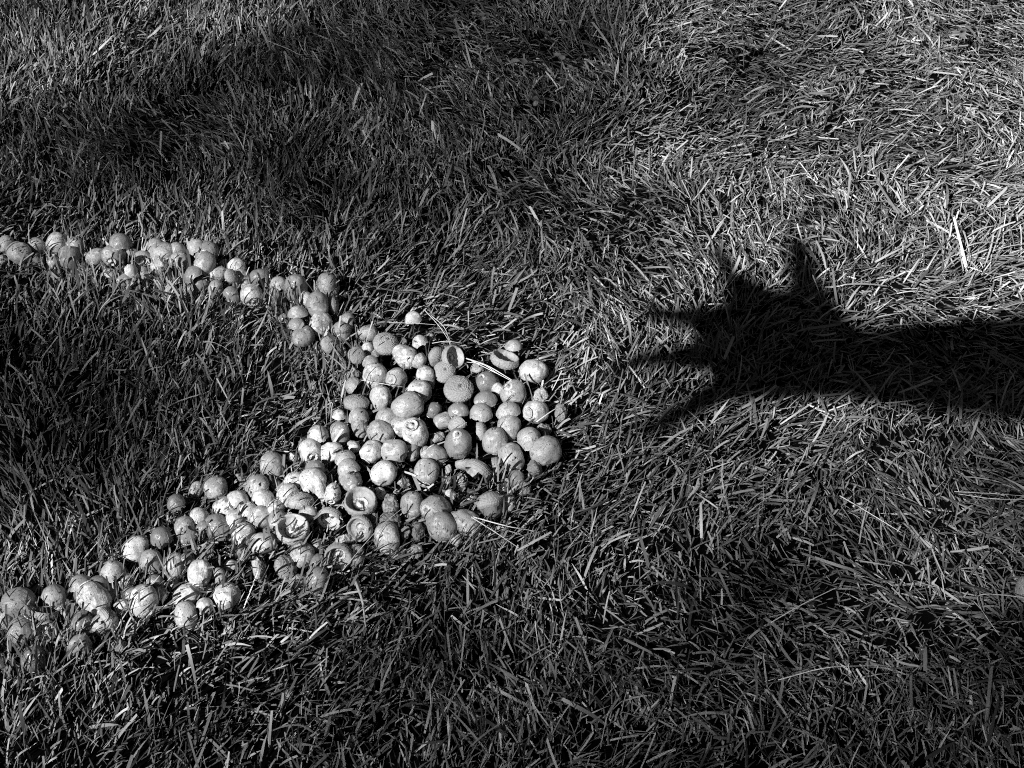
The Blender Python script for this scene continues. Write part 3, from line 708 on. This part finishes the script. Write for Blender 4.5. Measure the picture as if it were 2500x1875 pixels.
# tufts that push up between and in front of the nuts
ii = rng.integers(0, len(ACX), 5200); TX = ACX[ii]+rng.normal(0, 1, 5200)*ACR[ii]*0.9; TY = ACY[ii]-ACR[ii]*rng.uniform(0.5, 1.5, 5200)
kp = rng.uniform(0, 1, 5200) < np.where((TX < -0.16) | (TY < -0.10) | (TY > 0.09), np.where(TY > 0.14, 0.45, 0.8), 0.13)
parts.append(blades(0, 0, 0, 0, 0, 0.018, 0.038, 0.0008, 0.0024, 0.004, clear=0.55, xy=(TX[kp], TY[kp]), lay=0.05))
for (x0, x1, y0, y1) in ((-3.2, -0.95, -2.6, 3.0), (0.95, 3.2, -2.6, 3.0), (-0.95, 0.95, 0.95, 3.0), (-0.95, 0.95, -2.6, -0.62)):
    parts.append(blades(int(9000*(x1-x0)*(y1-y0)), x0, x1, y0, y1, 0.02, 0.045, 0.003, 0.006, 0.004, seg=2, clear=0))
V = []; F = []; T = []; off = 0
for v, f, t in parts: V.append(v); F.append(f+off); T.append(t); off += len(v)
V = np.concatenate(V); F = np.concatenate(F); T = np.concatenate(T)
g = obj('grass', npmesh('grass', V, F, T, smooth=False), M['grass'])
tag(g, 'short mown grass of crossed blunt blades covering the lawn', 'grass', kind='stuff')
# ------------------------------------------------------------------ dry stems lying on the lawn
def tube(pts, rad, seg=6, flat=1.0):
    V = []; F = []
    n = len(pts)
    for i, p in enumerate(pts):
        d = (pts[min(i+1, n-1)]-pts[max(i-1, 0)]).normalized(); a = d.orthogonal().normalized(); b = d.cross(a)
        if abs(a.z) > abs(b.z): a, b = b, -a
        r = rad if not callable(rad) else rad(i/(n-1))
        for s in range(seg):
            th = 2*math.pi*s/seg; V.append(p+a*r*math.cos(th)+b*r*flat*math.sin(th))
    for i in range(n-1):
        for s in range(seg): F.append((i*seg+s, i*seg+(s+1) % seg, (i+1)*seg+(s+1) % seg, (i+1)*seg+s))
    F.append(tuple(range(seg))[::-1]); F.append(tuple((n-1)*seg+s for s in range(seg)))
    return V, F
def spline(P, n=18):
    P = [P[0]*2-P[1]]+P+[P[-1]*2-P[-2]]; out = []
    m = len(P)-3
    for k in range(n+1):
        u = k/n*m; i = min(int(u), m-1); t = u-i; a, b, c, d = P[i:i+4]
        out.append(0.5*((2*b)+(c-a)*t+(2*a-5*b+4*c-d)*t*t+(3*b-a-3*c+d)*t**3))
    return out
STRAW = [
 ([(1050,768),(1085,800),(1100,845)], 2.2, 'thin pale straw rising steeply left of the upturned cap'),
 ([(1035,755),(1075,800),(1105,848)], 2.2, 'second of the thin straws above the upturned cap'),
 ([(950,788),(1010,789),(1065,793)], 3.2, 'pale straw lying level under the white-mottled sunken shell'),
 ([(1055,838),(1090,833),(1128,838)], 3.6, 'short white straw across the rim of the upturned cap'),
 ([(1138,875),(1190,893),(1250,928)], 3.6, 'thick pale straw running right from the upturned cap'),
 ([(1140,884),(1180,890),(1215,912),(1252,932)], 2.6, 'curved pale straw beside the thick one near the upturned cap'),
 ([(1150,880),(1200,905),(1240,925)], 2.4, 'short pale straw in the bundle by the upturned cap'),
 ([(882,928),(935,937),(985,945)], 2.2, 'fine straw stretched over the big lumpy mottled acorn'),
 ([(1310,1030),(1345,1005),(1380,985)], 3.2, 'pale straw poking out right of the mottled white-ended acorn'),
 ([(1155,1262),(1240,1285),(1310,1297)], 3.0, 'straight pale straw pointing right from the pointed acorn'),
 ([(1150,1262),(1210,1300),(1270,1340)], 2.6, 'pale straw slanting down from the pointed acorn'),
 ([(835,1395),(880,1340),(935,1280),(990,1235)], 2.6, 'long straw leaning over the widest bowl'),
 ([(650,98),(705,120),(740,134),(797,122)], 2.6, 'single wavy white stem in the dark grass at the top left'),
 ([(2555,1470),(2470,1455),(2395,1452),(2392,1480),(2440,1552)], 2.6, 'looped thin white stem near the right border'),
 ([(1882,1520),(1960,1475),(2045,1433)], 2.6, 'pale stem slanting up in the lower right grass'),
 ([(1900,1660),(2020,1630),(2150,1625)], 2.4, 'thin pale arc of stem near the bottom right'),
 ([(2330,1200),(2420,1205),(2520,1212)], 3.6, 'pale straw lying level at the right, upper one of the bundle'),
 ([(2340,1206),(2430,1218),(2520,1220)], 3.2, 'pale straw lying level at the right, lower one of the bundle'),
 ([(2050,1210),(2110,1245),(2200,1300)], 2.6, 'fine straight straw slanting down at the middle right'),
 ([(868,1420),(885,1470),(893,1530)], 7.0, 'broad split pale straw below the smooth-disced cap'),
 ([(1160,1195),(1140,1205),(1152,1190)], 2.0, None),
]
for pts, wd, lb in STRAW:
    if lb is None: continue
    zz = 0.030
    P = [onplane(x, y, zz+(0.004 if 0 < i < len(pts)-1 else 0))[0] for i, (x, y) in enumerate(pts)]
    r = wd/2/2700
    v, f = tube(spline(P, 20), lambda u, r=r: r*(1-0.45*u), 7, 0.6)
    o = obj('dry_straw', mesh('dry_straw', v, f), M['straw']); tag(o, lb, 'straw', 'dry straws lying on the turf')
# ------------------------------------------------------------------ clover
CLOV = [(1268,146,26,'biggest clover sprig, two round leaves, top centre of the lawn'),(1370,135,22,'clover sprig close right of the biggest sprig'),
 (1312,246,19,'clover sprig below the biggest sprig'),(1440,212,17,'clover sprig with folded leaves, lower right of the biggest'),
 (1182,40,18,'clover sprig at the top edge, left of the biggest'),(1818,100,24,'clover sprig with one broad leaf, upper right lawn'),
 (1885,33,18,'clover sprig near the top edge above the broad-leaved one'),(2106,165,20,'clover sprig with paired leaves in bright grass'),
 (2238,82,17,'clover sprig lit brightly, right of centre at the top'),(2345,80,22,'clover sprig with rounded leaf beside a pale straw, top right'),
 (2278,40,16,'small clover sprig at the top right edge'),(2402,25,17,'rightmost clover sprig at the top'),(2270,170,15,'small clover sprig low in the bright grass'),
 (650,18,17,'clover sprig alone at the top left edge'),(1400,165,16,'small clover sprig under the sprig beside the biggest')]
def leaflet(n=14):
    V = [Vector((0, 0, 0))]; F = []
    for i in range(n+1):
        a = math.pi*2*i/n; r = 1.0
        x = 0.92*math.cos(a); y = 1.0+1.0*math.sin(a)
        if abs(a-math.pi/2) < 0.5: y -= 0.12*(1-abs(a-math.pi/2)/0.5)
        V.append(Vector((x*0.62+0.0, y*0.72, 0.12*x*x)))
    for i in range(n): F.append((0, i+1, i+2))
    return V, F
for i, (x, y, s, lb) in enumerate(CLOV):
    P, d = onplane(x, y, 0.036); sz = s*d/FPX*0.62
    root = empty('clover_sprig', (P.x, P.y, 0.0))
    v, f = tube(spline([Vector((0.004, -0.003, 0)), Vector((0.001, -0.001, 0.02)), Vector((0, 0, 0.036))], 8), 0.0006, 6)
    obj('stalk', mesh('stalk', v, f), M['clover'], root)
    for k in range(3):
        V_, F_ = leaflet(); rot = Matrix.Rotation(i*1.3+k*2.09, 3, 'Z') @ Matrix.Rotation(rs.uniform(-0.5, 0.35), 3, 'X')
        V_ = [rot @ (q*sz)+Vector((0, 0, 0.036)) for q in V_]
        V_ += [q-Vector((0, 0, 0.0003)) for q in V_]
        nn = len(V_)//2; F_ = F_+[tuple(reversed([j+nn for j in f])) for f in F_]
        obj('leaflet', mesh('leaflet', V_, F_), M['clover'], root)
    tag(root, lb, 'clover', 'clover sprigs in the lawn')
# ------------------------------------------------------------------ the oak behind the photographer; its crown dapples the lawn
LIGHT = [(2350,300,1.0),(2450,650,1.0),(2150,450,.95),(1950,350,.7),(1900,100,.5),(1650,450,.42),(1300,800,.65),(1250,1000,1),(1000,1000,1),(900,1100,1),(700,1300,1),(500,1400,.95),
 (200,1500,.8),(80,1600,.5),(500,1800,.32),(200,1800,.35),(1000,1550,.32),(1250,1700,.2),(1700,1600,.2),(2200,1500,.25),(2400,1750,.08),(2300,1250,.4),(1800,1200,.45),(1500,1150,.5),(1500,1400,.33),
 (50,80,.5),(300,30,.5),(150,280,.35),(600,300,.12),(700,450,.08),(500,480,.12),(300,450,.1),(50,600,.75),(250,600,.75),(420,630,.75),(580,680,.9),(750,740,1),(800,800,1),(850,880,1),
 (80,720,.1),(300,740,.05),(520,800,.12),(100,950,.03),(400,1000,.12),(640,980,.25),(200,1200,.22),(400,1180,.4),(900,300,.12),(1100,220,.22),(1250,100,.25),(900,550,.15),(1100,650,.3),(0,450,.15),(1800,700,.8),(2100,850,.95),(2480,100,.9),
 (1500,250,.35),(1700,250,.5)]
LG = [(onplane(x, y, 0.01)[0], v) for x, y, v in LIGHT]
def light_at(gx, gy):
    s = 0; w_ = 0
    for p, v in LG:
        k = math.exp(-((gx-p.x)**2+(gy-p.y)**2)/(2*0.055**2))+1e-9; s += k*v; w_ += k
    return s/w_
def oak():
    root = empty('oak_tree', (-6.9, -4.6, 0))
    O = Vector((-6.9, -4.6, 0))
    V = []; F = []
    def limb(pts, r0, r1):
        for q in spline(pts, 14):                      # keep limbs out of the sun's path to the picture
            g_ = (O+q)-SUN*((O+q).z/SUN.z)
            if -0.9 < g_.x < 0.9 and -0.7 < g_.y < 1.0: return
        v, f = tube(spline(pts, 14), lambda u: r0+(r1-r0)*u, 10); k = len(V); V.extend(v); F.extend([tuple(i+k for i in q) for q in f])
    limb([Vector((0, 0, -0.1)), Vector((0.1, 0, 2)), Vector((0, .1, 4.2)), Vector((0.2, -.1, 7)), Vector((.2, 0, 9.5))], 0.36, 0.08)
    for k in range(16):
        z = 3.4+k*0.36; a = k*2.4
        l = 2.6*(1-0.04*k)
        limb([Vector((0.1, 0, z)), Vector((math.cos(a)*l*.5, math.sin(a)*l*.5, z+.6)), Vector((math.cos(a)*l, math.sin(a)*l, z+1.0))], 0.10, 0.02)
    limb([Vector((0.1, 0, 5.6)), Vector((.9, .6, 8.4)), Vector((2.0, .4, 9.6))], 0.10, 0.02)
    t = obj('trunk', mesh('trunk', V, F), M['bark'], root)
    # leaves: a lobed outline, many, each a little polygon
    out = [(0, 0), (.10, .12), (.30, .2), (.16, .34), (.42, .46), (.2, .58), (.36, .74), (.14, .86), (0, 1), (-.14, .86), (-.36, .74), (-.2, .58), (-.42, .46), (-.16, .34), (-.30, .2), (-.10, .12)]
    pos = []
    e1 = SUN.cross(Vector((0, 0, 1))).normalized(); e2 = SUN.cross(e1).normalized()
    r_ = random.Random(5)
    def put(gx, gy, dist, size): pos.append((Vector((gx, gy, 0))+SUN*dist, size))
    # crown leaves in the sun's path, spread to shape light and shade on the lawn
    step = 0.022
    gy = -0.75
    while gy < 1.1:
        gx = -1.05
        while gx < 1.05:
            jx = gx+r_.uniform(-.5, .5)*step; jy = gy+r_.uniform(-.5, .5)*step*1.6
            inside = -0.75 < gx < 0.75
            S = 1-light_at(jx, jy)
            lam = -math.log(max(0.012, 1-S))
            if r_.random() < lam*0.62 and S > 0.03: put(jx, jy, r_.uniform(7.2, 9.6), r_.uniform(.040, .052))
            gx += step
        gy += step*1.6
    # the rest of the crown
    ctr = O+Vector((1.7, 0.3, 6.6))
    for _ in range(16000):
        while True:
            v = Vector((r_.uniform(-1, 1), r_.uniform(-1, 1), r_.uniform(-1, 1)))
            if v.length < 1: break
        p = ctr+Vector((v.x*4.0, v.y*3.6, v.z*2.4))
        if noise.noise(p*0.9) < -0.12: continue
        g_ = p-SUN*(p.z/SUN.z)
        if -1.15 < g_.x < 1.15 and -0.85 < g_.y < 1.2: continue
        pos.append((p, r_.uniform(.08, .13)))
    V = []; F = []
    for p, s in pos:
        R_ = (Quaternion(Vector((r_.gauss(0, 1), r_.gauss(0, 1), r_.gauss(0, 1))).normalized(), r_.uniform(0, 1.2)) @ SUN.to_track_quat('Z', 'Y') @ Quaternion((0, 0, 1), r_.uniform(0, 6.28)))
        k = len(V)
        for (a, b) in out: V.append(p-O+R_ @ Vector((a*s, (b-.5)*s, abs(a)*s*.3)))
        F.append(tuple(range(k, k+16)))
    obj('crown', mesh('crown', V, F, False), M['leaf'], root)
    tag(root, 'leafy oak standing behind the photographer, dappling the lawn with shade', 'tree')
oak()
# ------------------------------------------------------------------ the photographer, kneeling out of frame, whose left hand throws the shadow
def skin(chains, vox, name, sub=2):
    """chains: lists of (point, radius); each grows its own skin, then everything is fused into one surface"""
    dg = None; allv = []; bmm = bmesh.new()
    for ch in chains:
        me = bpy.data.meshes.new('t'); me.from_pydata([p for p, _ in ch], [(i, i+1) for i in range(len(ch)-1)], [])
        o = bpy.data.objects.new('t', me); C.objects.link(o)
        o.modifiers.new('s', 'SKIN'); m2 = o.modifiers.new('u', 'SUBSURF'); m2.levels = sub; m2.render_levels = sub
        for v, (p, r) in zip(me.skin_vertices[0].data, ch):
            v.radius = r if isinstance(r, tuple) else (r, r)
        me.skin_vertices[0].data[0].use_root = True
        dg = bpy.context.evaluated_depsgraph_get(); ev = o.evaluated_get(dg); t = bpy.data.meshes.new_from_object(ev)
        bmm.from_mesh(t); bpy.data.objects.remove(o); bpy.data.meshes.remove(t)
    me = bpy.data.meshes.new(name); bmm.to_mesh(me); bmm.free()
    o = bpy.data.objects.new('t', me); C.objects.link(o)
    r = o.modifiers.new('r', 'REMESH'); r.mode = 'VOXEL'; r.voxel_size = vox; r.use_smooth_shade = True
    s = o.modifiers.new('sm', 'SMOOTH'); s.factor = 0.5; s.iterations = 4
    ev = o.evaluated_get(bpy.context.evaluated_depsgraph_get()); t = bpy.data.meshes.new_from_object(ev)
    bpy.data.objects.remove(o); t.name = name
    t.polygons.foreach_set('use_smooth', [True]*len(t.polygons))
    return t
W0 = onplane(2060, 880, 0.02)[0]+SUN*1.34
def onsun(px, py, off=0.0):                            # the point of the hand's plane whose shadow falls there
    g_ = onplane(px, py, 0.02)[0]; return g_+SUN*((W0-g_).dot(SUN)+off)
def person():
    V3 = Vector
    root = empty('person', (0.50, -0.95, 0))
    wr = onsun(2060, 880); sh = V3((0.31, -0.850, 1.10)); el = V3((0.16, -0.730, 0.93))
    el = wr+(sh-wr)*0.47+V3((0, 0.006, 0.0))
    pel = V3((0.48, -0.940, 0.54)); waist = V3((0.48, -0.930, 0.70)); chest = V3((0.48, -0.910, 0.93)); neck = V3((0.48, -0.890, 1.10))
    rsh = V3((0.65, -0.900, 1.06)); rel = V3((0.74, -0.860, 0.80)); rwr = V3((0.66, -0.700, 0.64))
    hand = []
    kn = {'i': (1800,712), 'm': (1728,775), 'r': (1715,855), 'p': (1765,932)}
    tips = {'i': (1728,595), 'm': (1550,752), 'r': (1490,882), 'p': (1545,1062)}
    rad = {'i': .0096, 'm': .0100, 'r': .0098, 'p': .0110}
    for f in 'imrp':
        K = onsun(*kn[f]); T_ = onsun(*tips[f], -0.012); b = K+(T_-K)*0.45+SUN*0.010; c = K+(T_-K)*0.74+SUN*0.006
        hand.append([(wr+(el-wr)*.12, .036), (wr, .036), (wr+(K-wr)*0.5, .029), (K, .020), (b, rad[f]), (c, rad[f]*.93), (T_, rad[f]*.72)])
    t0 = onsun(2000, 800); t1 = onsun(1958, 700); t2 = onsun(1928, 568)
    hand.append([(wr, .024), (t0, .024), (t1, .018), (t1+(t2-t1)*.5, .0145), (t2, .0115)])
    chains = [
        [(pel, (.15, .11)), (waist, (.13, .10)), (chest, (.15, .11)), (neck, .058), (neck+V3((0, .02, .08)), .052)],
        [(neck+V3((0, .02, .08)), .055), (neck+V3((0, .045, .15)), (.070, .085)), (neck+V3((0, .04, .23)), (.076, .092)), (neck+V3((0, .03, .29)), (.055, .065))],
        [(chest+V3((0, 0, .06)), .07), (sh, .052), (el, .041), (el+(wr-el)*.5, .036), (wr, (.030, .028))],
        [(chest+V3((0, 0, .06)), .07), (rsh, .052), (rel, .041), (rel+(rwr-rel)*.5, .035), (rwr, .026)]]
    for sx in (-1, 1):
        hip = pel+V3((sx*.09, 0, -.04)); kn_ = V3((.48+sx*.13, -.84, .07)); an = V3((.48+sx*.13, -1.24, .07))
        chains.append([(pel, .10), (hip, .092), (hip+(kn_-hip)*.5, .076), (kn_, .056), (kn_+(an-kn_)*.35, .055), (an, .036), (an+V3((0, -.05, -.02)), .034)])
    rk = [(V3((0.63, -0.600, .635)), V3((.62, -0.560, .61)), V3((.62, -0.540, .575)), .009), (V3((.645, -0.600, .64)), V3((.645, -0.550, .615)), V3((.645, -0.530, .57)), .009),
          (V3((.665, -0.605, .64)), V3((.668, -0.560, .61)), V3((.668, -0.545, .575)), .0088), (V3((.683, -0.615, .635)), V3((.69, -0.575, .61)), V3((.692, -0.565, .58)), .008)]
    for a, b, c, r in rk: hand.append([(rwr, .019), (rwr+(a-rwr)*.6, .0165), (a, .012), (b, r), (c, r*.8)])
    hand.append([(rwr, .018), (rwr+V3((-.035, .035, 0)), .015), (rwr+V3((-.055, .075, -.01)), .011), (rwr+V3((-.055, .10, -.03)), .008)])
    head = neck+V3((0, .045, .19))
    # nose, brow, lips, chin and ears grow out of the same surface
    face = [[(head+V3((0, .075, .02)), .012), (head+V3((0, .098, -.005)), .010), (head+V3((0, .108, -.022)), .012)],
            [(head+V3((-.022, .082, -.055)), .008), (head+V3((0, .092, -.055)), .010), (head+V3((.022, .082, -.055)), .008)],
            [(head+V3((-.02, .07, -.085)), .016), (head+V3((.02, .07, -.085)), .016)],
            [(head+V3((-.045, .072, .035)), .008), (head+V3((.045, .072, .035)), .008)],
            [(head+V3((-.078, 0, .012)), .009), (head+V3((-.084, -.008, -.02)), .010), (head+V3((-.076, 0, -.04)), .007)],
            [(head+V3((.078, 0, .012)), .009), (head+V3((.084, -.008, -.02)), .010), (head+V3((.076, 0, -.04)), .007)]]
    def loc(ch): return [[(p-root.location, r) for p, r in c] for c in ch]
    obj('body', skin(loc(chains+hand+face), 0.0038, 'body'), M['skin'], root)
    jk = [[(pel+V3((0, 0, .02)), (.165, .125)), (waist, (.155, .125)), (chest, (.165, .125)), (chest+V3((0, 0, .10)), (.11, .09)), (neck+V3((0, 0, -.01)), .068)],
          [(chest+V3((0, 0, .06)), .09), (sh, .082), (el, .078), (el+(wr-el)*.55, .060), (el+(wr-el)*.85, (.046, .043)), (el+(wr-el)*1.04, (.044, .041))],
          [(chest+V3((0, 0, .06)), .09), (rsh, .066), (rel, .053), (rel+(rwr-rel)*.5, .045), (rel+(rwr-rel)*.90, .037)]]
    obj('jacket', skin(loc(jk), 0.008, 'jacket'), M['jacket'], root)
    tr = [[(waist+V3((0, 0, -.06)), (.145, .112)), (pel, (.155, .118)), (pel+V3((0, 0, -.08)), (.14, .11))]]
    for sx in (-1, 1):
        hip = pel+V3((sx*.09, 0, -.04)); kn_ = V3((.48+sx*.13, -.84, .075)); an = V3((.48+sx*.13, -1.24, .072))
        tr.append([(pel+V3((sx*.05, 0, 0)), .11), (hip, .102), (hip+(kn_-hip)*.5, .088), (kn_, .068), (kn_+(an-kn_)*.35, .066), (kn_+(an-kn_)*.93, .05)])
    obj('trousers', skin(loc(tr), 0.008, 'trousers'), M['trousers'], root)
    for sx in (-1, 1):
        a = V3((.48+sx*.13, -1.27, .07))
        obj('shoe', skin(loc([[(a+V3((0, .02, .01)), .046), (a+V3((0, -.05, .0)), .05), (a+V3((0, -.075, -.005)), .045), (a+V3((0, -.07, -.02)), .045)], [(a+V3((0, -.05, .01)), .045), (a+V3((0, -.055, -.02)), .046)]]), 0.006, 'shoe'), M['shoe'], root)
    hr = [[(head+V3((0, -.055, -.04)), (.055, .045)), (head+V3((0, -.045, .03)), (.082, .07)), (head+V3((0, -.012, .075)), (.078, .082)), (head+V3((0, .035, .088)), (.058, .05))]]
    obj('hair', skin(loc(hr), 0.006, 'hair'), M['hair'], root)
    for sx in (-1, 1):
        bm = bmesh.new(); bmesh.ops.create_uvsphere(bm, u_segments=16, v_segments=10, radius=.011); me = bpy.data.meshes.new('eye'); bm.to_mesh(me); bm.free()
        e_ = obj('eye', me, M['eye'], root); e_.location = head+V3((sx*.031, .078, .015))-root.location
    tag(root, 'person kneeling on the lawn beside the camera, left arm stretched out with fingers spread', 'person')
    for nme, p in (('wrist', wr), ('elbow', el), ('shoulder', sh), ('hand', onsun(1900, 850)), ('tip', onsun(1565, 735))):
        print('CHK', nme, [round(x, 3) for x in p], 'depth', round((p-CAM).dot(cF), 3))
    print('CHK lengths', (sh-el).length, (el-wr).length, (wr-onsun(1565, 735)).length)
person()
print('CHK acorn r mm', min(q['r'] for q in IT)*1000, max(q['r'] for q in IT)*1000, len(IT), 'faces', len(F))
